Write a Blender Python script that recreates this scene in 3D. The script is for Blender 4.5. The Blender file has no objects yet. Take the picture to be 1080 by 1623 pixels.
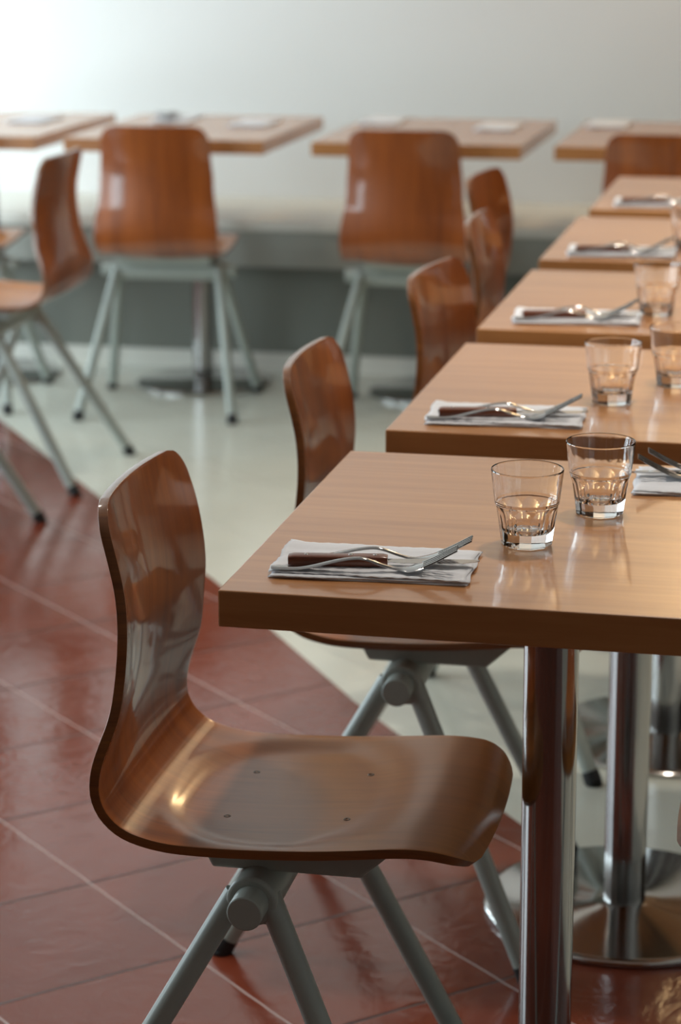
import bpy, bmesh, math, random
from mathutils import Vector, Matrix

random.seed(7)
SC = bpy.context.scene
COL = SC.collection

# ------------------------------------------------------------------ camera
cam_data = bpy.data.cameras.new('camera')
cam = bpy.data.objects.new('camera', cam_data)
COL.objects.link(cam)
cam_data.sensor_fit = 'VERTICAL'
cam_data.sensor_height = 36.0
cam_data.sensor_width = 24.0
cam_data.lens = 3683.7 / 1623 * 36.0
YAW, PITCH, ROLL = -0.2234, 0.2604, -0.0055
cam_pos = Vector((0.5899, -2.0602, 1.3972))
fw = Vector((math.sin(YAW) * math.cos(PITCH), math.cos(YAW) * math.cos(PITCH), -math.sin(PITCH)))
rt = Vector((math.cos(YAW), -math.sin(YAW), 0))
up = rt.cross(fw)
r2 = rt * math.cos(ROLL) + up * math.sin(ROLL)
u2 = -rt * math.sin(ROLL) + up * math.cos(ROLL)
cam.matrix_world = Matrix(((r2.x, u2.x, -fw.x, cam_pos.x), (r2.y, u2.y, -fw.y, cam_pos.y),
                           (r2.z, u2.z, -fw.z, cam_pos.z), (0, 0, 0, 1)))
cam_data.clip_start = 0.05
cam_data.dof.use_dof = True
cam_data.dof.focus_distance = 2.36
cam_data.dof.aperture_fstop = 5.4
SC.camera = cam

# ------------------------------------------------------------------ view + light
SC.view_settings.view_transform = 'Standard'
SC.view_settings.look = 'None'
SC.view_settings.gamma = 1.0
SC.view_settings.use_curve_mapping = False
SC.view_settings.exposure = 0.0
SC.cycles.use_denoising = True
SC.cycles.max_bounces = 14
SC.cycles.transmission_bounces = 14
SC.cycles.sample_clamp_indirect = 6.0

world = bpy.data.worlds.new('world')
SC.world = world
world.use_nodes = True
world.node_tree.nodes['Background'].inputs[0].default_value = (1.0, 0.80, 0.66, 1)
world.node_tree.nodes['Background'].inputs[1].default_value = 0.06


def area_light(name, loc, direction, sx, sy, energy, color, spread=math.pi):
    d = bpy.data.lights.new(name, 'AREA')
    d.shape = 'RECTANGLE'
    d.size, d.size_y = sx, sy
    d.energy, d.color = energy, color
    d.spread = spread
    o = bpy.data.objects.new(name, d)
    COL.objects.link(o)
    o.location = loc
    o.rotation_euler = Vector(direction).to_track_quat('-Z', 'Y').to_euler()
    return o


def point_light(name, loc, energy, color, radius):
    d = bpy.data.lights.new(name, 'POINT')
    d.energy, d.color, d.shadow_soft_size = energy, color, radius
    o = bpy.data.objects.new(name, d)
    COL.objects.link(o)
    o.location = loc
    return o


# daylight through the two openings of the side wall
WIN = [(0.1, 1.3), (1.6, 2.9), (3.2, 4.8)]
WZ = (0.35, 1.85)
WX = -3.1
for k, (a, b) in enumerate(WIN):
    area_light('window_daylight', (WX - 0.13, (a + b) / 2, (WZ[0] + WZ[1]) / 2), (1, 0, 0),
               b - a, WZ[1] - WZ[0], (46, 44, 67)[k], (0.76, 0.92, 1.0))
# warm ceiling downlights over the rows, and a warm wall lamp above the bench


def spot_light(name, loc, energy, color, angle):
    d = bpy.data.lights.new(name, 'SPOT')
    d.energy, d.color, d.shadow_soft_size = energy, color, 0.06
    d.spot_size, d.spot_blend = math.radians(angle), 0.6
    o = bpy.data.objects.new(name, d)
    COL.objects.link(o)
    o.location = loc
    return o


for (x, y) in [(0.45, 0.85), (0.5, 2.0), (0.55, 3.2)]:
    spot_light('downlight', (x, y, 2.7), 66, (1.0, 0.89, 0.76), 72)
for (x, y) in [(-1.3, 3.0), (-1.3, 1.2)]:
    spot_light('downlight', (x, y, 2.7), 24, (1.0, 0.90, 0.78), 110)
point_light('wall_lamp_light', (0.30, 4.80, 2.25), 18, (1.0, 0.66, 0.32), 0.11)

# ------------------------------------------------------------------ materials


def mat(name):
    m = bpy.data.materials.new(name)
    m.use_nodes = True
    nt = m.node_tree
    return m, nt, nt.nodes['Principled BSDF']


def N(nt, t, **kw):
    n = nt.nodes.new(t)
    for k, v in kw.items():
        setattr(n, k, v)
    return n


def L(nt, a, b):
    nt.links.new(a, b)


def simple(name, col, rough=0.5, metal=0.0, noise=0.0, nscale=20, **kw):
    m, nt, b = mat(name)
    b.inputs['Base Color'].default_value = (*col, 1)
    b.inputs['Roughness'].default_value = rough
    b.inputs['Metallic'].default_value = metal
    for k, v in kw.items():
        b.inputs[k.replace('_', ' ')].default_value = v
    if noise:
        tc = N(nt, 'ShaderNodeTexCoord')
        n = N(nt, 'ShaderNodeTexNoise')
        n.inputs['Scale'].default_value = nscale
        n.inputs['Detail'].default_value = 4
        L(nt, tc.outputs['Object'], n.inputs['Vector'])
        r = N(nt, 'ShaderNodeMixRGB')
        r.inputs[1].default_value = (*[c * (1 - noise) for c in col], 1)
        r.inputs[2].default_value = (*[min(1, c * (1 + noise)) for c in col], 1)
        L(nt, n.outputs['Fac'], r.inputs[0])
        L(nt, r.outputs[0], b.inputs['Base Color'])
    return m


def wood(name, dark, light, scale, rough, coat, coat_rough, streak=0.5, bump=0.02, spec=0.5):
    """grain stretched by the scale vector in object space, tinted per object"""
    m, nt, b = mat(name)
    tc = N(nt, 'ShaderNodeTexCoord')
    oi = N(nt, 'ShaderNodeObjectInfo')
    off = N(nt, 'ShaderNodeVectorMath', operation='SCALE')
    comb = N(nt, 'ShaderNodeCombineXYZ')
    for i in range(3):
        L(nt, oi.outputs['Random'], comb.inputs[i])
    L(nt, comb.outputs[0], off.inputs[0])
    off.inputs['Scale'].default_value = 13.0
    add = N(nt, 'ShaderNodeVectorMath', operation='ADD')
    L(nt, tc.outputs['Object'], add.inputs[0])
    L(nt, off.outputs[0], add.inputs[1])
    mp = N(nt, 'ShaderNodeMapping')
    mp.inputs['Scale'].default_value = scale
    L(nt, add.outputs[0], mp.inputs['Vector'])
    n1 = N(nt, 'ShaderNodeTexNoise')
    n1.inputs['Scale'].default_value = 1.0
    n1.inputs['Detail'].default_value = 6
    n1.inputs['Roughness'].default_value = 0.62
    n1.inputs['Distortion'].default_value = 0.5
    L(nt, mp.outputs[0], n1.inputs['Vector'])
    mp2 = N(nt, 'ShaderNodeMapping')
    mp2.inputs['Scale'].default_value = [s * 0.22 for s in scale]
    L(nt, add.outputs[0], mp2.inputs['Vector'])
    n2 = N(nt, 'ShaderNodeTexNoise')
    n2.inputs['Scale'].default_value = 1.0
    n2.inputs['Detail'].default_value = 2
    L(nt, mp2.outputs[0], n2.inputs['Vector'])
    mix = N(nt, 'ShaderNodeMath', operation='MULTIPLY_ADD')
    mix.inputs[1].default_value = streak
    L(nt, n1.outputs['Fac'], mix.inputs[0])
    h = N(nt, 'ShaderNodeMath', operation='MULTIPLY')
    h.inputs[1].default_value = 1 - streak
    L(nt, n2.outputs['Fac'], h.inputs[0])
    L(nt, h.outputs[0], mix.inputs[2])
    ramp = N(nt, 'ShaderNodeValToRGB')
    ramp.color_ramp.elements[0].position = 0.33
    ramp.color_ramp.elements[0].color = (*dark, 1)
    ramp.color_ramp.elements[1].position = 0.66
    ramp.color_ramp.elements[1].color = (*light, 1)
    L(nt, mix.outputs[0], ramp.inputs[0])
    L(nt, ramp.outputs[0], b.inputs['Base Color'])
    b.inputs['Roughness'].default_value = rough
    b.inputs['Specular IOR Level'].default_value = spec
    b.inputs['Coat Weight'].default_value = coat
    b.inputs['Coat Roughness'].default_value = coat_rough
    bp = N(nt, 'ShaderNodeBump')
    bp.inputs['Strength'].default_value = bump
    bp.inputs['Distance'].default_value = 0.01
    L(nt, n1.outputs['Fac'], bp.inputs['Height'])
    L(nt, bp.outputs[0], b.inputs['Normal'])
    return m


M_SHELL = wood('lacquered_plywood', (0.175, 0.038, 0.005), (0.41, 0.105, 0.014), (5, 75, 5), 0.36, 0.9, 0.07, 0.45, 0.015)
_nt = M_SHELL.node_tree
_b = _nt.nodes['Principled BSDF']
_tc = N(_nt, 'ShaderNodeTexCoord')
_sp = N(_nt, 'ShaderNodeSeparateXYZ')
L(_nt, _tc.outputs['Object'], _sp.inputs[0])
_mr = N(_nt, 'ShaderNodeMapRange', interpolation_type='SMOOTHSTEP')     # sat-on part of the seat is worn satin
_mr.inputs['From Min'].default_value = -0.14
_mr.inputs['From Max'].default_value = -0.06
_mr.inputs['To Min'].default_value = 0.075
_mr.inputs['To Max'].default_value = 0.24
L(_nt, _sp.outputs[0], _mr.inputs['Value'])
L(_nt, _mr.outputs[0], _b.inputs['Coat Roughness'])
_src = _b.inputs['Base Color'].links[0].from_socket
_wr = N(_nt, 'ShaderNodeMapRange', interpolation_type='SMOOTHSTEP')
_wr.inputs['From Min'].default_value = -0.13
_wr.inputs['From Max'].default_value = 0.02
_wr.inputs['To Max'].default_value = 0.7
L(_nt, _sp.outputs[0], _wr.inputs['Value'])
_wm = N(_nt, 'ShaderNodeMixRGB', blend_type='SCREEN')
_wm.inputs[2].default_value = (0.36, 0.165, 0.045, 1)  # worn tone plus warm reflected light, painted into the seat colour
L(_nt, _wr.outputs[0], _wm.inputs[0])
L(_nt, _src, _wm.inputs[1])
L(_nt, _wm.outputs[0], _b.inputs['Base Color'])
_cw = N(_nt, 'ShaderNodeMapRange', interpolation_type='SMOOTHSTEP')
_cw.inputs['From Min'].default_value = -0.14
_cw.inputs['From Max'].default_value = -0.06
_cw.inputs['To Min'].default_value = 0.9
_cw.inputs['To Max'].default_value = 0.45
L(_nt, _sp.outputs[0], _cw.inputs['Value'])
L(_nt, _cw.outputs[0], _b.inputs['Coat Weight'])
M_EDGE = wood('plywood_edge', (0.13, 0.038, 0.007), (0.28, 0.10, 0.02), (4, 4, 200), 0.4, 0.8, 0.12)
M_TOP = wood('oak_tabletop', (0.39, 0.152, 0.045), (0.57, 0.260, 0.088), (3.2, 55, 55), 0.38, 0.68, 0.10, 0.55, 0.02)
M_KNIFEWOOD = wood('knife_handle_wood', (0.10, 0.022, 0.008), (0.23, 0.06, 0.02), (20, 300, 300), 0.35, 0.5, 0.15)
M_PAINT = simple('grey_green_paint', (0.36, 0.40, 0.365), 0.38, 0, 0.06, 60)
M_RUBBER = simple('black_rubber', (0.012, 0.012, 0.012), 0.6, 0, 0.2, 80)
M_CHROME = simple('polished_steel', (0.40, 0.395, 0.39), 0.13, 1.0, 0.04, 200)
M_DISC = simple('satin_steel', (0.46, 0.455, 0.44), 0.13, 1.0, 0.05, 200)
M_CUT = simple('cutlery_steel', (0.48, 0.47, 0.46), 0.10, 1.0, 0.03, 300)
M_SCREW = simple('dull_screw_metal', (0.16, 0.12, 0.09), 0.4, 1.0, 0.1, 300)
M_DARK = wood('added_dark_timber', (0.028, 0.014, 0.008), (0.05, 0.026, 0.015), (14, 14, 2), 0.5, 0.0, 0.2)  # for the added, unseen panels that darken reflections
M_NAPKIN = simple('white_napkin', (0.78, 0.79, 0.83), 0.85, 0, 0.03, 300)
M_WALL = simple('white_wall_paint', (0.80, 0.795, 0.77), 0.6, 0, 0.015, 3)
M_CEIL = simple('white_ceiling_paint', (0.72, 0.70, 0.67), 0.8, 0, 0.02, 3)
M_BENCH = simple('cream_bench_paint', (0.76, 0.75, 0.68), 0.45, 0, 0.02, 6)
M_BENCH_D = simple('shaded_bench_front', (0.36, 0.37, 0.33), 0.5, 0, 0.05, 8)  # shade on the bench front is put into this grey
M_BENCH_E = simple('shaded_bench_recess', (0.19, 0.20, 0.17), 0.5, 0, 0.05, 8)  # deeper shade of the recess, painted into the colour

gm, gnt, gb = mat('clear_glass')
gb.inputs['Base Color'].default_value = (1, 1, 1, 1)
gb.inputs['Roughness'].default_value = 0.0
gb.inputs['IOR'].default_value = 1.52
gb.inputs['Transmission Weight'].default_value = 1.0
gtc = N(gnt, 'ShaderNodeTexCoord')
gno = N(gnt, 'ShaderNodeTexNoise')
gno.inputs['Scale'].default_value = 55
L(gnt, gtc.outputs['Object'], gno.inputs['Vector'])
gbu = N(gnt, 'ShaderNodeBump')
gbu.inputs['Strength'].default_value = 0.02
gbu.inputs['Distance'].default_value = 0.01
L(gnt, gno.outputs['Fac'], gbu.inputs['Height'])
L(gnt, gbu.outputs[0], gb.inputs['Normal'])
M_GLASS = gm


def tile_floor(name, colA, colB, grout_u, grout_v, rough, wu, wv, bump):
    m, nt, b = mat(name)
    tc = N(nt, 'ShaderNodeTexCoord')
    sep = N(nt, 'ShaderNodeSeparateXYZ')
    L(nt, tc.outputs['Object'], sep.inputs[0])

    def math_(op, a, bb=None, c=None):
        n = N(nt, 'ShaderNodeMath', operation=op)
        for i, v in enumerate((a, bb, c)):
            if v is None:
                continue
            if isinstance(v, (int, float)):
                n.inputs[i].default_value = v
            else:
                L(nt, v, n.inputs[i])
        return n.outputs[0]
    x, y = sep.outputs[0], sep.outputs[1]
    wob = N(nt, 'ShaderNodeTexNoise')
    wob.inputs['Scale'].default_value = 14
    wob.inputs['Detail'].default_value = 3
    L(nt, tc.outputs['Object'], wob.inputs['Vector'])
    w0 = math_('MULTIPLY_ADD', wob.outputs['Fac'], 0.016, -0.008)
    u = math_('DIVIDE', math_('ADD', math_('MULTIPLY_ADD', x, 0.93, y), -0.085), 0.405)
    v = math_('DIVIDE', math_('ADD', math_('MULTIPLY_ADD', x, -0.96, y), -0.578), 0.398)
    u = math_('ADD', u, w0)
    v = math_('ADD', v, w0)
    du = math_('ABSOLUTE', math_('SUBTRACT', u, math_('ROUND', u)))
    dv = math_('ABSOLUTE', math_('SUBTRACT', v, math_('ROUND', v)))

    def soft(d, w):
        n = N(nt, 'ShaderNodeMapRange')
        n.inputs['From Min'].default_value = w
        n.inputs['From Max'].default_value = w * 0.45
        n.inputs['To Min'].default_value = 0
        n.inputs['To Max'].default_value = 1
        L(nt, d, n.inputs['Value'])
        return n.outputs[0]
    mu, mv = soft(du, wu), soft(dv, wv)
    cell = N(nt, 'ShaderNodeCombineXYZ')
    L(nt, math_('FLOOR', u), cell.inputs[0])
    L(nt, math_('FLOOR', v), cell.inputs[1])
    wn = N(nt, 'ShaderNodeTexWhiteNoise', noise_dimensions='2D')
    L(nt, cell.outputs[0], wn.inputs['Vector'])
    big = N(nt, 'ShaderNodeTexNoise')
    big.inputs['Scale'].default_value = 7
    big.inputs['Detail'].default_value = 6
    big.inputs['Distortion'].default_value = 0.8
    L(nt, tc.outputs['Object'], big.inputs['Vector'])
    f = math_('MULTIPLY_ADD', wn.outputs['Value'], 0.4, math_('MULTIPLY', big.outputs['Fac'], 0.6))
    mx = N(nt, 'ShaderNodeMixRGB')
    mx.inputs[1].default_value = (*colA, 1)
    mx.inputs[2].default_value = (*colB, 1)
    L(nt, f, mx.inputs[0])
    m2 = N(nt, 'ShaderNodeMixRGB')
    L(nt, mv, m2.inputs[0])
    L(nt, mx.outputs[0], m2.inputs[1])
    m2.inputs[2].default_value = (*grout_v, 1)
    m3 = N(nt, 'ShaderNodeMixRGB')
    L(nt, mu, m3.inputs[0])
    L(nt, m2.outputs[0], m3.inputs[1])
    m3.inputs[2].default_value = (*grout_u, 1)
    L(nt, m3.outputs[0], b.inputs['Base Color'])
    # cleft surface relief
    vo = N(nt, 'ShaderNodeTexNoise')
    vo.inputs['Scale'].default_value = 22
    vo.inputs['Detail'].default_value = 5
    vo.inputs['Distortion'].default_value = 1.6
    L(nt, tc.outputs['Object'], vo.inputs['Vector'])
    hgt = math_('SUBTRACT', math_('MULTIPLY', vo.outputs['Fac'], 0.5), math_('MULTIPLY', math_('MAXIMUM', mu, mv), 0.5))
    bp = N(nt, 'ShaderNodeBump')
    bp.inputs['Strength'].default_value = bump
    bp.inputs['Distance'].default_value = 0.01
    L(nt, hgt, bp.inputs['Height'])
    L(nt, bp.outputs[0], b.inputs['Normal'])
    rr = math_('MULTIPLY_ADD', big.outputs['Fac'], 0.12, rough - 0.06)
    b.inputs['IOR'].default_value = 1.6
    L(nt, math_('ADD', rr, math_('MULTIPLY', math_('MAXIMUM', mu, mv), 0.25)), b.inputs['Roughness'])
    return m


M_RED = tile_floor('red_stone_tile', (0.125, 0.023, 0.011), (0.215, 0.046, 0.022), (0.46, 0.36, 0.34), (0.030, 0.008, 0.006),
                   0.14, 0.0065, 0.012, 0.16)
M_CREAM = tile_floor('cream_stone_tile', (0.59, 0.60, 0.52), (0.67, 0.68, 0.59), (0.46, 0.47, 0.42), (0.42, 0.43, 0.38),
                     0.20, 0.009, 0.009, 0.03)

# ------------------------------------------------------------------ helpers


def mesh_obj(name, bm, material, parent=None, smooth=True):
    me = bpy.data.meshes.new(name)
    bmesh.ops.recalc_face_normals(bm, faces=bm.faces)
    bm.to_mesh(me)
    bm.free()
    for mm in (material if isinstance(material, (list, tuple)) else [material]):
        me.materials.append(mm)
    if smooth:
        for p in me.polygons:
            p.use_smooth = True
    o = bpy.data.objects.new(name, me)
    COL.objects.link(o)
    if parent:
        o.parent = parent
    return o


def sharp(o, deg=35):
    me = o.data
    bm = bmesh.new()
    bm.from_mesh(me)
    for e in bm.edges:
        if len(e.link_faces) == 2 and e.calc_face_angle(0) > math.radians(deg):
            e.smooth = False
    bm.to_mesh(me)
    bm.free()
    return o


def bevel(o, w, seg=2, angle=30):
    md = o.modifiers.new('bevel', 'BEVEL')
    md.width = w
    md.segments = seg
    md.limit_method = 'ANGLE'
    md.angle_limit = math.radians(angle)
    md.harden_normals = False
    return o


def add_box(bm, x0, x1, y0, y1, z0, z1):
    vs = [bm.verts.new((x, y, z)) for z in (z0, z1) for y in (y0, y1) for x in (x0, x1)]
    for f in ((0, 1, 3, 2), (4, 6, 7, 5), (0, 4, 5, 1), (2, 3, 7, 6), (0, 2, 6, 4), (1, 5, 7, 3)):
        bm.faces.new([vs[i] for i in f])


def add_tube(bm, a, b, r0, r1=None, n=24, cap=True):
    r1 = r0 if r1 is None else r1
    a, b = Vector(a), Vector(b)
    d = (b - a).normalized()
    s = d.cross(Vector((0, 1, 0) if abs(d.y) < 0.9 else (1, 0, 0))).normalized()
    t = d.cross(s)
    ra = [bm.verts.new(a + (s * math.cos(q) + t * math.sin(q)) * r0) for q in [2 * math.pi * i / n for i in range(n)]]
    rb = [bm.verts.new(b + (s * math.cos(q) + t * math.sin(q)) * r1) for q in [2 * math.pi * i / n for i in range(n)]]
    for i in range(n):
        bm.faces.new((ra[i], ra[(i + 1) % n], rb[(i + 1) % n], rb[i]))
    if cap:
        bm.faces.new(ra)
        bm.faces.new(rb)


def add_lathe(bm, prof, n=48, center=(0, 0)):
    rings = []
    for r, z in prof:
        if r < 1e-6:
            rings.append([bm.verts.new((center[0], center[1], z))])
        else:
            rings.append([bm.verts.new((center[0] + r * math.cos(2 * math.pi * i / n), center[1] + r * math.sin(2 * math.pi * i / n), z)) for i in range(n)])
    for A, B in zip(rings, rings[1:]):
        for i in range(n):
            j = (i + 1) % n
            if len(A) == 1 and len(B) == 1:
                continue
            if len(A) == 1:
                bm.faces.new((A[0], B[i], B[j]))
            elif len(B) == 1:
                bm.faces.new((A[i], A[j], B[0]))
            else:
                bm.faces.new((A[i], A[j], B[j], B[i]))


def tag(o, label, cat, group=None):
    o['label'] = label
    o['category'] = cat
    if group:
        o['group'] = group
    elif 'group' in o:
        del o['group']
    return o


def empty(name):
    o = bpy.data.objects.new(name, None)
    o.empty_display_size = 0.05
    COL.objects.link(o)
    return o


def copy_tree(o, parent=None):
    c = o.copy()
    COL.objects.link(c)
    if parent:
        c.parent = parent
        c.matrix_parent_inverse = o.matrix_parent_inverse.copy()
    for ch in list(o.children):
        copy_tree(ch, c)
    return c


def place(o, x, y, z=0.0, rz=0.0):
    o.location = (x, y, z)
    o.rotation_euler = (0, 0, rz)
    return o


def struct(o):
    o['kind'] = 'structure'
    return o


# ------------------------------------------------------------------ room shell
X0, X1, Y0, Y1, ZC = WX, 2.4, -3.6, 5.10, 2.8

# floor: cream tiles with a red tiled area, one slab, the border follows a gentle curve
border = [(-4.6, 8.2), (-2.25, 4.62), (-1.709, 3.831), (-1.162, 3.062), (-0.709, 2.455), (-0.254, 1.77), (-0.11, 1.575), (0.097, 1.301), (0.62, 0.62), (1.6, -0.62), (2.8, -2.1)]


def clip_border():
    pts = []
    for (a, b), (c, d) in zip(border, border[1:]):
        for i in range(12):
            t = i / 12
            pts.append((a + (c - a) * t, b + (d - b) * t))
    return [(x, y) for x, y in pts if X0 < x < X1 and Y0 < y < Y1 + 0.0]


cb = clip_border()
# ends on the slab's rim
yl = cb[0]
start = (cb[0][0] - 0.02, Y1)
endp = (X1, cb[-1][1] - (X1 - cb[-1][0]) * 1.24)
line = [start] + cb + [endp]
bm = bmesh.new()
lv = [bm.verts.new((x, y, 0)) for x, y in line]
cA = bm.verts.new((X1, Y1, 0))
cB = bm.verts.new((X1, Y0, 0))
cC = bm.verts.new((X0, Y0, 0))
cD = bm.verts.new((X0, Y1, 0))
fc = bm.faces.new(lv + [cA])
fr = bm.faces.new(lv[::-1] + [cD, cC, cB])
fc.material_index, fr.material_index = 0, 1
for f in (fc, fr):
    f.normal_update()
    if f.normal.z < 0:
        f.normal_flip()
bmesh.ops.triangulate(bm, faces=bm.faces[:])
floor_me = bpy.data.meshes.new('floor')
bm.to_mesh(floor_me)
bm.free()
floor_me.materials.append(M_CREAM)
floor_me.materials.append(M_RED)
floor = bpy.data.objects.new('floor', floor_me)
COL.objects.link(floor)
struct(floor)

bm = bmesh.new()
add_box(bm, X0 - 0.1, X1 + 0.1, Y1, Y1 + 0.12, 0, ZC)
struct(mesh_obj('wall_back', bm, M_WALL, smooth=False))
bm = bmesh.new()
add_box(bm, X1, X1 + 0.12, Y0, Y1, 0, ZC)
struct(mesh_obj('wall_right', bm, M_WALL, smooth=False))
bm = bmesh.new()
add_box(bm, X1 - 0.03, X1, 1.6, Y1 - 0.03, 0, ZC)  # unseen panel on the right wall, added to darken the chair back reflections
struct(mesh_obj('added_dark_panel_2', bm, M_DARK, smooth=False))
bm = bmesh.new()
add_box(bm, 0.80, X1, Y1 - 0.03, Y1, 0.47, ZC)  # unseen panel added so the nearest chair back mirrors something dark
struct(mesh_obj('added_dark_panel_1', bm, M_DARK, smooth=False))
bm = bmesh.new()
ys = [Y0] + [v for w in WIN for v in w] + [Y1]
for i in range(0, len(ys), 2):
    add_box(bm, X0 - 0.12, X0, ys[i], ys[i + 1], 0, ZC)
for a, b in WIN:
    add_box(bm, X0 - 0.12, X0, a, b, 0, WZ[0])
    add_box(bm, X0 - 0.12, X0, a, b, WZ[1], ZC)
struct(mesh_obj('wall_left', bm, M_WALL, smooth=False))
bm = bmesh.new()
add_box(bm, X0 - 0.12, X1 + 0.12, Y0, Y1 + 0.12, ZC, ZC + 0.1)
struct(mesh_obj('ceiling', bm, M_CEIL, smooth=False))
for k, (a, b) in enumerate(WIN):
    bm = bmesh.new()
    w = 0.05
    add_box(bm, X0 - 0.08, X0 - 0.03, a, b, WZ[0], WZ[0] + w)
    add_box(bm, X0 - 0.08, X0 - 0.03, a, b, WZ[1] - w, WZ[1])
    add_box(bm, X0 - 0.08, X0 - 0.03, a, a + w, WZ[0] + w, WZ[1] - w)
    add_box(bm, X0 - 0.08, X0 - 0.03, b - w, b, WZ[0] + w, WZ[1] - w)
    struct(mesh_obj('window_%d' % (k + 1), bm, M_BENCH, smooth=False))

# bench along the back wall
bench = empty('bench')
place(bench, 0, 4.84)
tag(bench, 'long cream built-in bench running along the white back wall', 'bench')
bm = bmesh.new()
add_box(bm, X0, X1, -0.29, 0.26, 0.435, 0.465)
bevel(mesh_obj('seat', bm, M_BENCH, bench, False), 0.004)
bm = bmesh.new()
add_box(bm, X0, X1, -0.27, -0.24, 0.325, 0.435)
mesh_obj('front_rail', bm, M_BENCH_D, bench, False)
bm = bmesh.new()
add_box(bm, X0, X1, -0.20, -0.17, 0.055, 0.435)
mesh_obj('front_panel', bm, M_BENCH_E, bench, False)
bm = bmesh.new()
add_box(bm, X0, X1, -0.215, -0.17, 0.0, 0.055)
mesh_obj('plinth', bm, M_BENCH, bench, False)

# ------------------------------------------------------------------ dining tables
TW, TD, TT, TH = 0.5715, 0.5907, 0.0372, 0.75


def make_table(w, d):
    t = empty('dining_table')
    bm = bmesh.new()
    add_box(bm, -w / 2, w / 2, -d / 2, d / 2, TH - TT, TH)
    bevel(mesh_obj('tabletop', bm, M_TOP, t, False), 0.0018, 2)
    bm = bmesh.new()
    add_lathe(bm, [(0, 0.010), (0.0295, 0.010), (0.0295, TH - TT - 0.006), (0, TH - TT - 0.006)], 48)
    sharp(mesh_obj('pedestal_post', bm, M_CHROME, t))
    bm = bmesh.new()
    add_lathe(bm, [(0, 0), (0.197, 0), (0.199, 0.002), (0.199, 0.007), (0.196, 0.0105), (0.19, 0.012), (0.05, 0.0135), (0.048, 0.0145), (0, 0.0145)], 72)
    sharp(mesh_obj('base_disc', bm, M_DISC, t), 40)
    bm = bmesh.new()
    add_box(bm, -0.11, 0.11, -0.11, 0.11, TH - TT - 0.007, TH - TT)
    mesh_obj('mounting_plate', bm, M_RUBBER, t, False)
    return t


TDX = [0.0, 0.0187, 0.0161, 0.0123, 0.0192]
PITCH_Y = 0.7078
T_LABELS = [
    'nearest square wooden table, at the front of the row, thick dark edge in full view',
    'second table of the row from the front, behind the nearest one',
    'third table of the row, in the middle, half blurred',
    'fourth table of the row, just before the farthest one',
    'farthest table of the row, close to the chairs at the back bench',
]
table = make_table(TW, TD)
tables = []
for k in range(5):
    t = table if k == 0 else copy_tree(table)
    place(t, TDX[k] + TW / 2, k * PITCH_Y + TD / 2)
    tag(t, T_LABELS[k], 'table', 'row of square pedestal tables')
    tables.append(t)

BT = [(-2.230, 'leftmost bench table, cut off by the picture edge, over the bench'),
      (-1.579, 'bench table behind the chair whose full back shows left of centre'),
      (-0.877, 'middle bench table behind the second full chair back, right of centre'),
      (-0.219, 'rightmost bench table behind the chair half hidden by the table row')]
BW, BD, BY = 0.569, 0.72, 4.06
bt = make_table(BW, BD)
back_tables = []
for k, (x, lab) in enumerate(BT):
    t = bt if k == 0 else copy_tree(bt)
    place(t, x + BW / 2, BY + BD / 2)
    tag(t, lab, 'table', 'pedestal tables along the bench')
    back_tables.append(t)

# ------------------------------------------------------------------ chairs
PROFILE = [(-.163, .797), (-.159, .770), (-.153, .735), (-.148, .697), (-.1465, .66), (-.149, .62), (-.155, .58), (-.161, .545),
           (-.1625, .515), (-.159, .489), (-.149, .469), (-.130, .4545), (-.10, .447), (-.06, .4445), (0, .4455), (.06, .449), (.11, .4535),
           (.15, .4575), (.18, .4585), (.208, .456), (.229, .448), (.243, .435)]


def catmull(P, n):
    P = [Vector((x, 0, z)) for x, z in P]
    out = []
    Q = [P[0] * 2 - P[1]] + P + [P[-1] * 2 - P[-2]]
    for i in range(1, len(Q) - 2):
        a, b, c, d = Q[i - 1], Q[i], Q[i + 1], Q[i + 2]
        for k in range(n):
            t = k / n
            out.append(0.5 * ((2 * b) + (c - a) * t + (2 * a - 5 * b + 4 * c - d) * t * t + (3 * b - a - 3 * c + d) * t ** 3))
    out.append(P[-1])
    return out


def resample(pts, n, dens):
    # dens(t) gives wanted spacing weight, more rows near both ends
    cum = [0]
    for a, b in zip(pts, pts[1:]):
        cum.append(cum[-1] + (b - a).length)
    tot = cum[-1]
    ts = [i / (n - 1) for i in range(n)]
    ts = [dens(t) for t in ts]
    res = []
    j = 0
    for t in ts:
        s = t * tot
        while j < len(cum) - 2 and cum[j + 1] < s:
            j += 1
        f = (s - cum[j]) / max(1e-9, cum[j + 1] - cum[j])
        res.append((pts[j].lerp(pts[j + 1], f), s))
    return res, tot


def sm(x):
    x = max(0, min(1, x))
    return x * x * (3 - 2 * x)


def interp(x, tab):
    for (a, va), (b, vb) in zip(tab, tab[1:]):
        if x <= b:
            f = max(0, min(1, (x - a) / (b - a)))
            f = sm(f)
            return va + (vb - va) * f
    return tab[-1][1]


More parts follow.
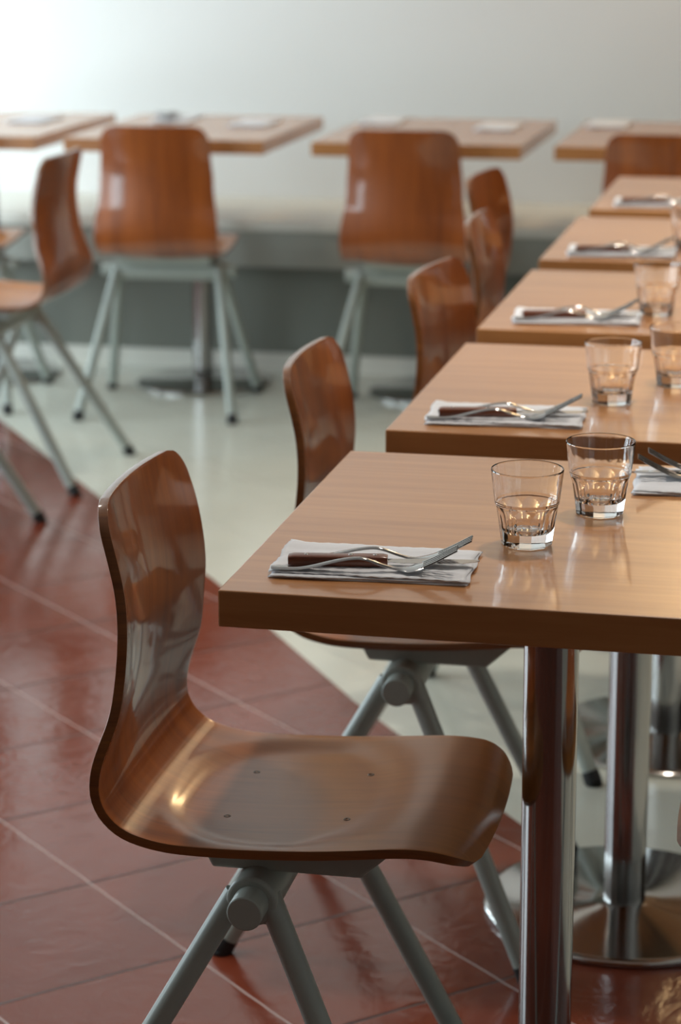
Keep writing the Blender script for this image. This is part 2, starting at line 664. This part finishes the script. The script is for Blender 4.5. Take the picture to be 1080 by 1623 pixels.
def make_shell(parent):
    pts = catmull(PROFILE, 10)
    rows, tot = resample(pts, 124, lambda t: 0.5 - 0.5 * math.cos(math.pi * t) if False else t * 0.55 + 0.45 * (0.5 - 0.5 * math.cos(math.pi * t)))
    nc = 56
    bm = bmesh.new()
    grid = []
    RT, RF = 0.037, 0.048
    for i, (p, s) in enumerate(rows):
        a = rows[max(0, i - 1)][0]
        b = rows[min(len(rows) - 1, i + 1)][0]
        tan = (b - a).normalized()
        nor = Vector((-tan.z, 0, tan.x))          # towards the sitter
        if nor.x + nor.z < 0:
            nor = -nor
        w = interp(s, [(0, .144), (.08, .149), (.16, .155), (.30, .171), (.42, .172), (.55, .172), (tot, .166)])
        d = s
        if d < RT:
            w = w - RT + math.sqrt(max(0, RT * RT - (RT - d) ** 2))
        d = tot - s
        if d < RF:
            w = w - RF + math.sqrt(max(0, RF * RF - (RF - d) ** 2))
        sag = interp(s, [(0, .018), (.10, .023), (.20, .021), (.32, .003), (.42, .0), (tot, .0)])
        line_ = []
        for j in range(nc + 1):
            v = -1 + 2 * j / nc
            v = math.sin(v * math.pi / 2) * 0.35 + v * 0.65
            y = v * w
            q = p + nor * (sag * (y / .16) ** 2)
            q = q.copy()
            q.y = y
            # crown of the top edge and of the front edge
            if s < 0.10:
                q.z -= 0.0035 * (y / .15) ** 2 * (1 - s / 0.10)
            if tot - s < 0.10:
                k = 1 - (tot - s) / 0.10
                q.x -= 0.010 * (y / .166) ** 2 * k
            # pressed seat dish
            if p.z < 0.47 and p.x > -0.14:
                r = (abs((p.x - 0.030) / 0.152) ** 2.7 + abs(y / 0.166) ** 2.7) ** (1 / 2.7)
                q = q - nor * 0.0075 * sm((1.0 - r) / (0.20 + 0.60 * sm((p.x - 0.03) / 0.12)))
            line_.append(bm.verts.new(q))
        grid.append(line_)
    for i in range(len(grid) - 1):
        for j in range(nc):
            bm.faces.new((grid[i][j], grid[i + 1][j], grid[i + 1][j + 1], grid[i][j + 1]))
    bm.normal_update()
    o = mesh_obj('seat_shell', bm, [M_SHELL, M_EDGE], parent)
    # top face normals must point to the sitter
    c = [pl for pl in o.data.polygons if abs(pl.center.x - 0.02) < 0.03 and abs(pl.center.y) < 0.05]
    if c and sum(pl.normal.z for pl in c) < 0:
        o.data.flip_normals()
    sd = o.modifiers.new('thickness', 'SOLIDIFY')
    sd.thickness = 0.0102
    sd.offset = -1
    sd.material_offset_rim = 1
    bevel(o, 0.0038, 3, 50)
    return o


def seat_z(x):
    best = min(catmull(PROFILE, 10)[90:], key=lambda p: abs(p.x - x))
    return best.z - 0.0075


def make_chair():
    c = empty('dining_chair')
    make_shell(c)
    for sx in (-0.047, 0.085):
        for sy in (-0.066, 0.066):
            bm = bmesh.new()
            z = seat_z(sx)
            add_lathe(bm, [(0, z - 0.0004), (0.0014, z - 0.0004), (0.0018, z + 0.0003), (0.0034, z + 0.0004), (0.0040, z), (0.0040, z - 0.003), (0, z - 0.003)], 20, (sx, sy))
            mesh_obj('screw', bm, M_SCREW, c)
    # bent sheet carrier under the seat
    bm = bmesh.new()
    prof = [(-.063, .4335), (.148, .4365), (.112, .404), (-.048, .404)]
    A = [bm.verts.new((x, -.128, z)) for x, z in prof]
    B = [bm.verts.new((x, .128, z)) for x, z in prof]
    bm.faces.new(A)
    bm.faces.new(B[::-1])
    for i in range(4):
        j = (i + 1) % 4
        bm.faces.new((A[i], A[j], B[j], B[i]))
    bevel(mesh_obj('seat_bracket', bm, M_PAINT, c, False), 0.003, 2)
    bm = bmesh.new()
    add_tube(bm, (0.002, -.160, .382), (0.002, .160, .382), 0.0275, n=32)
    bevel(sharp(mesh_obj('crossbar', bm, M_PAINT, c)), 0.004, 3, 50)
    for s in (-1, 1):
        bm = bmesh.new()
        add_tube(bm, (0.002, s * .155, .382), (0.002, s * .190, .382), 0.0188, n=32)
        bevel(sharp(mesh_obj('end_cap', bm, M_PAINT, c)), 0.0015, 2, 50)
        for (tx, fx) in ((-.017, -.235), (.017, .187)):
            a = Vector((tx, s * .145, .385))
            b = Vector((fx, s * .216, .004))
            d = (b - a).normalized()
            bm = bmesh.new()
            add_tube(bm, a, b - d * 0.012, 0.0132, n=24)
            leg = sharp(mesh_obj('leg', bm, M_PAINT, c))
            bm = bmesh.new()
            e = b - d * 0.020
            add_tube(bm, e, Vector((b.x, b.y, 0.0045)), 0.0142, 0.0150, n=24)
            add_tube(bm, Vector((b.x, b.y, 0.0055)), Vector((b.x, b.y, 0.0)), 0.0150, 0.0138, n=24)
            sharp(mesh_obj('rubber_foot', bm, M_RUBBER, leg))
        bm = bmesh.new()
        y0, y1 = s * .140, s * .146
        prof = [(-.022, .375), (.020, .375), (.029, .352), (-.033, .352)]
        A = [bm.verts.new((x, y0, z)) for x, z in prof]
        B = [bm.verts.new((x, y1, z)) for x, z in prof]
        bm.faces.new(A)
        bm.faces.new(B[::-1])
        for i in range(len(prof)):
            j = (i + 1) % len(prof)
            bm.faces.new((A[i], A[j], B[j], B[i]))
        mesh_obj('gusset_plate', bm, M_PAINT, c, False)
    return c


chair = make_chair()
R = math.radians
CH = [
    (-0.002, 0.256, 0.8, 'nearest chair, brown one-piece wooden shell, whole seat and back in sharp focus', 'chairs tucked in along the table row'),
    (0.018, 0.958, 0, 'second chair of the row, its seat hidden under the nearest tabletop', 'chairs tucked in along the table row'),
    (0.048, 1.70, -7, 'third chair of the row, its back rising beside the second table', 'chairs tucked in along the table row'),
    (0.020, 2.345, 0, 'fourth chair of the row, only a pale edged back between two other backs', 'chairs tucked in along the table row'),
    (-0.088, 3.04, -6, 'farthest chair of the row, its small rounded back standing clear above the others', 'chairs tucked in along the table row'),
    (0.668, 0.345, 180, 'chair across the nearest table, only its seat front peeking in beside the steel post', 'chairs tucked in along the table row'),
    (-1.302, 4.120, 95, 'chair seen from behind, its broad back left of centre, before the bench table', 'chairs facing the bench'),
    (-0.605, 4.120, 90, 'chair seen from behind, its broad back right of centre, above the third row chair', 'chairs facing the bench'),
    (0.075, 4.120, 90, 'chair seen from behind, half hidden behind the farthest row table', 'chairs facing the bench'),
    (-1.945, 4.120, 94, 'chair at the leftmost bench table, only a sliver of seat and leg in view', 'chairs facing the bench'),
    (-1.465, 3.290, 180, 'chair turned away from the row, curved back in profile near the red floor edge', 'chairs on the far side of the aisle'),
    (-1.465, 2.615, 180, 'chair across the aisle of which only one grey leg reaches into view', 'chairs on the far side of the aisle'),
]
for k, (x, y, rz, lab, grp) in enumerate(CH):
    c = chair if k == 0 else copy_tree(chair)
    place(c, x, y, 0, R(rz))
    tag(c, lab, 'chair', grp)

# ------------------------------------------------------------------ drinking glasses


def make_glass():
    n, facets = 120, 10
    H, RB, RTOP = 0.080, 0.0278, 0.0375
    zs = 0.044
    bm = bmesh.new()

    def cone(z):
        return RB + (RTOP - RB) * (z / H) ** 1.0

    def outer(z, th):
        r = cone(z)
        if z < zs:
            ph = (th + math.pi / facets) % (2 * math.pi / facets) - math.pi / facets
            # flat facet planes emerge from the cone with rounded tops
            r -= 0.0009 * min(1, (zs - z) / 0.0015)
            if z < 0.0415:
                cut = 0.0021 * (1 - math.exp(-(0.0415 - z) / 0.0065))
                r = min(r, (r - cut) / math.cos(ph))
        return r
    zo = [0.0, 0.0012, 0.004, 0.010, 0.016, 0.022, 0.026, 0.029, 0.031, 0.033, 0.0345, 0.036, 0.0372, 0.0384, 0.0394, 0.0403, 0.041, 0.0415, 0.0428, 0.0438, 0.0442, 0.047, 0.052, 0.060, 0.068, 0.075, 0.0785, 0.0797]
    rings = []
    for z in zo:
        ring = []
        for i in range(n):
            th = 2 * math.pi * i / n
            r = outer(z, th)
            if z == 0.0:
                r -= 0.0012
            if z > 0.079:
                r -= 0.0004
            ring.append(bm.verts.new((r * math.cos(th), r * math.sin(th), z)))
        rings.append(ring)
    # rim and inner wall
    inner = [(RTOP - 0.0008, 0.0801), (RTOP - 0.0014, 0.0797), (RTOP - 0.0017, 0.077)]
    for z in (0.068, 0.060, 0.052, 0.047):
        inner.append((cone(z) - 0.0018, z))
    inner += [(cone(0.042) - 0.0034, 0.042), (cone(0.036) - 0.0048, 0.036), (cone(0.028) - 0.0056, 0.028), (cone(0.020) - 0.0062, 0.020),
              (cone(0.016) - 0.0078, 0.0165), (cone(0.014) - 0.0115, 0.0143), (0.010, 0.0135)]
    for r, z in inner:
        rings.append([bm.verts.new((r * math.cos(2 * math.pi * i / n), r * math.sin(2 * math.pi * i / n), z)) for i in range(n)])
    for A, B in zip(rings, rings[1:]):
        for i in range(n):
            j = (i + 1) % n
            bm.faces.new((A[i], A[j], B[j], B[i]))
    ci = bm.verts.new((0, 0, 0.0135))
    for i in range(n):
        bm.faces.new((rings[-1][i], rings[-1][(i + 1) % n], ci))
    cb_ = bm.verts.new((0, 0, 0.0012))
    mid = [bm.verts.new((0.020 * math.cos(2 * math.pi * i / n), 0.020 * math.sin(2 * math.pi * i / n), 0.0010)) for i in range(n)]
    for i in range(n):
        j = (i + 1) % n
        bm.faces.new((rings[0][j], rings[0][i], mid[i], mid[j]))
        bm.faces.new((mid[j], mid[i], cb_))
    o = mesh_obj('drinking_glass', bm, M_GLASS)
    return sharp(o, 9)


glass = make_glass()
GL = [(0, .267, .222, 'sharp faceted tumbler on the nearest table, the one closer to the cutlery', 'tumblers on the table row'),
      (0, .326, .360, 'sharp faceted tumbler on the nearest table, the one set farther back', 'tumblers on the table row'),
      (1, .259, .216, 'faceted tumbler on the second table, the one wholly in view', 'tumblers on the table row'),
      (1, .331, .345, 'faceted tumbler on the second table, cut by the picture edge', 'tumblers on the table row'),
      (2, .258, .180, 'blurred tumbler on the third table, behind the second table\'s glass', 'tumblers on the table row'),
      (3, .258, .185, 'blurred tumbler on the fourth table at the picture edge', 'tumblers on the table row'),
      ]
for k, (ti, x, y, lab, grp) in enumerate(GL):
    g = glass if k == 0 else glass.copy()
    if k:
        COL.objects.link(g)
    place(g, TDX[ti] + x, ti * PITCH_Y + y, TH + 0.0002, random.uniform(0, 1))
    tag(g, lab, 'glass', grp)
# ------------------------------------------------------------------ napkins and cutlery


def make_napkin():
    # folded paper napkin: three stacked leaves in one folded sheet, with a soft fold on one side
    bm = bmesh.new()
    nx, ny = 40, 24
    W2, D2 = 0.098, 0.056
    rnd = random.Random(3)
    ph = [rnd.uniform(0, 6.28) for _ in range(8)]

    def warp(x, y, k):
        return 0.0008 * math.sin(38 * x + ph[k]) * math.sin(50 * y + ph[k + 1]) + 0.0005 * math.sin(90 * y + ph[k + 2])
    for k, (z0, th, ox, oy, sh) in enumerate([(0.0003, 0.0016, 0, 0, 0.0), (0.0021, 0.0015, 0.0015, -0.0012, 0.012), (0.0038, 0.0013, -0.001, 0.0015, -0.010)]):
        top, bot = [], []
        for i in range(nx + 1):
            rt_, rb_ = [], []
            for j in range(ny + 1):
                u, v = -1 + 2 * i / nx, -1 + 2 * j / ny
                x = u * W2 + ox + 0.0012 * math.sin(6 * v + k)
                y = v * D2 + oy + sh * 0.3 * u + 0.0009 * math.sin(7 * u + 2 * k)
                edge = max(abs(u), abs(v))
                pin = 1 - max(0, (edge - 0.94) / 0.06) * 0.55
                lift = 0.0022 * max(0, -u - 0.8) * 5 * max(0, v) if k == 2 else 0
                zz = z0 + (warp(u, v, k) + 0.0008) * (k * 0.5) * 0.8
                rt_.append(bm.verts.new((x, y, zz + th * pin + lift)))
                rb_.append(bm.verts.new((x, y, zz + lift * 0.8)))
            top.append(rt_)
            bot.append(rb_)
        for i in range(nx):
            for j in range(ny):
                bm.faces.new((top[i][j], top[i + 1][j], top[i + 1][j + 1], top[i][j + 1]))
                bm.faces.new((bot[i][j], bot[i][j + 1], bot[i + 1][j + 1], bot[i + 1][j]))
        for i in range(nx):
            bm.faces.new((top[i][0], bot[i][0], bot[i + 1][0], top[i + 1][0]))
            bm.faces.new((top[i][ny], top[i + 1][ny], bot[i + 1][ny], bot[i][ny]))
        for j in range(ny):
            bm.faces.new((top[0][j], top[0][j + 1], bot[0][j + 1], bot[0][j]))
            bm.faces.new((top[nx][j], bot[nx][j], bot[nx][j + 1], top[nx][j + 1]))
    return mesh_obj('napkin', bm, M_NAPKIN)


def strip(bm, path, th):
    """path: list of (x, z, y0, y1); a bar of thickness th along it"""
    prev = None
    first = None
    for i, (x, z, y0, y1) in enumerate(path):
        a = path[max(0, i - 1)]
        b = path[min(len(path) - 1, i + 1)]
        t = Vector((b[0] - a[0], 0, b[1] - a[1])).normalized()
        n = Vector((-t.z, 0, t.x))
        ym = (y0 + y1) / 2
        hw = (y1 - y0) / 2
        ring = []
        for (fy, fz) in ((-1, -0.25), (-0.72, 0.5), (0, 0.68), (0.72, 0.5), (1, -0.25), (0.72, -0.5), (0, -0.55), (-0.72, -0.5)):
            p = Vector((x, ym + fy * hw, z)) + n * fz * th
            ring.append(bm.verts.new(p))
        if prev:
            for k in range(8):
                bm.faces.new((prev[k], prev[(k + 1) % 8], ring[(k + 1) % 8], ring[k]))
        else:
            first = ring
        prev = ring
    bm.faces.new(first)
    bm.faces.new(prev[::-1])


def lut(x, tab):
    for (a, va), (b, vb) in zip(tab, tab[1:]):
        if x <= b:
            f = max(0, min(1, (x - a) / (b - a)))
            return va + (vb - va) * sm(f)
    return tab[-1][1]


FZ = [(0, .0018), (.03, .0022), (.085, .0128), (.112, .0056), (.124, .0030), (.138, .0036), (.158, .0115), (.182, .0245)]


def fz(x):
    # Catmull style smoothing between knots
    xs = [p[0] for p in FZ]
    zs = [p[1] for p in FZ]
    for i in range(len(xs) - 1):
        if x <= xs[i + 1] or i == len(xs) - 2:
            t = (x - xs[i]) / (xs[i + 1] - xs[i])

            def m(k):
                if k == 0 or k == len(xs) - 1:
                    a, b = max(0, k - 1), min(len(xs) - 1, k + 1)
                else:
                    a, b = k - 1, k + 1
                return (zs[b] - zs[a]) / (xs[b] - xs[a])
            h = xs[i + 1] - xs[i]
            return ((2 * t ** 3 - 3 * t * t + 1) * zs[i] + (t ** 3 - 2 * t * t + t) * h * m(i) + (-2 * t ** 3 + 3 * t * t) * zs[i + 1] + (t ** 3 - t * t) * h * m(i + 1))


def make_fork():
    bm = bmesh.new()
    hw = [(0, .0035), (.006, .0066), (.03, .0064), (.085, .0036), (.112, .0027), (.124, .0036), (.137, .0115), (.150, .0122)]
    xs = [i * 0.003 for i in range(0, 51)]
    strip(bm, [(x, fz(x), -lut(x, hw), lut(x, hw)) for x in xs], 0.0021)
    for k in range(4):
        yc = (-1.5 + k) * 0.0063
        p = []
        for i in range(13):
            x = 0.148 + i * 0.0029
            w = 0.0022 * (1 - 0.45 * i / 12)
            p.append((x, fz(x), yc * (1 - 0.05 * i / 12) - w, yc * (1 - 0.05 * i / 12) + w))
        strip(bm, p, 0.0018)
    o = mesh_obj('fork', bm, M_CUT)
    return sharp(o, 50)


def make_knife():
    k = empty('table_knife')
    bm = bmesh.new()
    # riveted wooden handle
    L_ = 0.098
    prev = None
    rings = []
    for i in range(21):
        x = L_ * i / 20
        hw = 0.0082 - 0.0016 * math.sin(math.pi * min(1, i / 14)) * 0.5 - (0.0012 if i == 0 or i == 20 else 0)
        hh = 0.0056 - (0.0010 if i == 0 or i == 20 else 0)
        ring = []
        for q in range(16):
            a = 2 * math.pi * q / 16
            ca, sa = math.cos(a), math.sin(a)
            e = 0.45
            ring.append(bm.verts.new((x, hw * math.copysign(abs(ca) ** e, ca), 0.0060 + hh * math.copysign(abs(sa) ** e, sa))))
        rings.append(ring)
    for A, B in zip(rings, rings[1:]):
        for q in range(16):
            bm.faces.new((A[q], A[(q + 1) % 16], B[(q + 1) % 16], B[q]))
    bm.faces.new(rings[0])
    bm.faces.new(rings[-1][::-1])
    h = mesh_obj('handle', bm, M_KNIFEWOOD, k)
    sharp(h, 50)
    for x in (0.018, 0.062, 0.086):
        bm = bmesh.new()
        add_lathe(bm, [(0, 0.0122), (0.0020, 0.0121), (0.0026, 0.0115), (0.0026, 0.010), (0, 0.010)], 16, (x, 0))
        mesh_obj('rivet', bm, M_CUT, h)
    bm = bmesh.new()
    prof = [(L_ - 0.004, -.0050, .0050), (L_ + 0.004, -.0050, .0052), (L_ + 0.012, -.0075, .0058), (L_ + 0.05, -.0080, .0060), (L_ + 0.074, -.0060, .0060), (L_ + 0.086, -.0015, .0054), (L_ + 0.0905, .0030, .0042)]
    A, B = [], []
    for x, y0, y1 in prof:
        A.append((bm.verts.new((x, y0, 0.0052)), bm.verts.new((x, y1, 0.0046))))
        B.append((bm.verts.new((x, y0, 0.0055)), bm.verts.new((x, y1, 0.0062))))
    for i in range(len(prof) - 1):
        bm.faces.new((A[i][0], A[i][1], A[i + 1][1], A[i + 1][0]))
        bm.faces.new((B[i][0], B[i + 1][0], B[i + 1][1], B[i][1]))
        bm.faces.new((A[i][0], A[i + 1][0], B[i + 1][0], B[i][0]))
        bm.faces.new((A[i][1], B[i][1], B[i + 1][1], A[i + 1][1]))
    bm.faces.new((A[0][0], B[0][0], B[0][1], A[0][1]))
    bm.faces.new((A[-1][0], A[-1][1], B[-1][1], B[-1][0]))
    mesh_obj('blade', bm, M_CUT, k, False)
    return k


napkin0, fork0, knife0 = make_napkin(), make_fork(), make_knife()
first = [True]


def setting(cx, cy, rz, where, napkin_words, dx=0.0, jit=0.0, forks=True, grp='on the table row'):
    """napkin centre at (cx, cy), turned by rz; cutlery is given relative to the napkin"""
    def at(o, lx, ly, a, z):
        c, s = math.cos(rz), math.sin(rz)
        place(o, cx + lx * c - ly * s, cy + lx * s + ly * c, z, rz + a)
    new = not first[0]
    first[0] = False

    def get(o):
        return copy_tree(o) if new else o
    nap = get(napkin0)
    at(nap, 0, 0, R(2.5), TH)
    tag(nap, napkin_words, 'napkin', 'napkins ' + grp)
    if not forks:
        return
    zt = TH + 0.0062
    f1 = get(fork0)
    at(f1, -.094 + dx, -.054 + .003, R(7.0 + jit), zt)
    tag(f1, 'front fork of the pair on the napkin ' + where, 'fork', 'forks ' + grp)
    f2 = copy_tree(fork0)
    at(f2, -.086 + dx, -.012, R(6.0 - jit), zt + 0.0006)
    tag(f2, 'rear fork behind the knife on the napkin ' + where, 'fork', 'forks ' + grp)
    kn = get(knife0)
    at(kn, -.081 + dx, -.033, R(9.0 + jit), zt - 0.0004)
    tag(kn, 'wooden handled knife on the napkin ' + where, 'knife', 'knives ' + grp)


WH = ['on the nearest table', 'on the second table', 'on the third table', 'on the fourth table', 'on the row\'s farthest table']
SET = [(0, .132, .112, 0, 0), (1, .137, .099, 0.01, 1), (2, .140, .115, 0.02, -1), (3, .140, .105, 0.0, 1), (4, .142, .105, 0.0, 0)]
for ti, x, y, rz, j in SET:
    setting(TDX[ti] + x, ti * PITCH_Y + y, rz, WH[ti] + ', chair side' if ti == 0 else WH[ti],
            'folded white napkin under knife and forks, chair side, ' + WH[ti], 0, j)
setting(.449, .505, math.pi, 'cut by the picture edge, nearest table',
        'folded white napkin cut by the picture edge, across the nearest table')
for x, y, lab in [(-1.155, 4.53, 'blurred white napkin on the table behind the chair left of centre, clear of its back'),
                  (-0.44, 4.53, 'blurred white napkin on the middle bench table, clear of the chair back'),
                  (-1.83, 4.53, 'blurred white napkin on the leftmost bench table'),
                  (-0.80, 4.66, 'blurred white napkin at the bench side of the middle bench table'),
                  (-0.14, 4.66, 'blurred white napkin at the bench side of the rightmost bench table')]:
    n_ = napkin0.copy()
    COL.objects.link(n_)
    place(n_, x, y, TH, R(90))
    tag(n_, lab, 'napkin', 'napkins on the bench tables')
setting(-1.42, 4.62, R(-90), 'above the chair back left of centre', 'blurred white napkin just above the chair back left of centre', grp='on the bench tables')
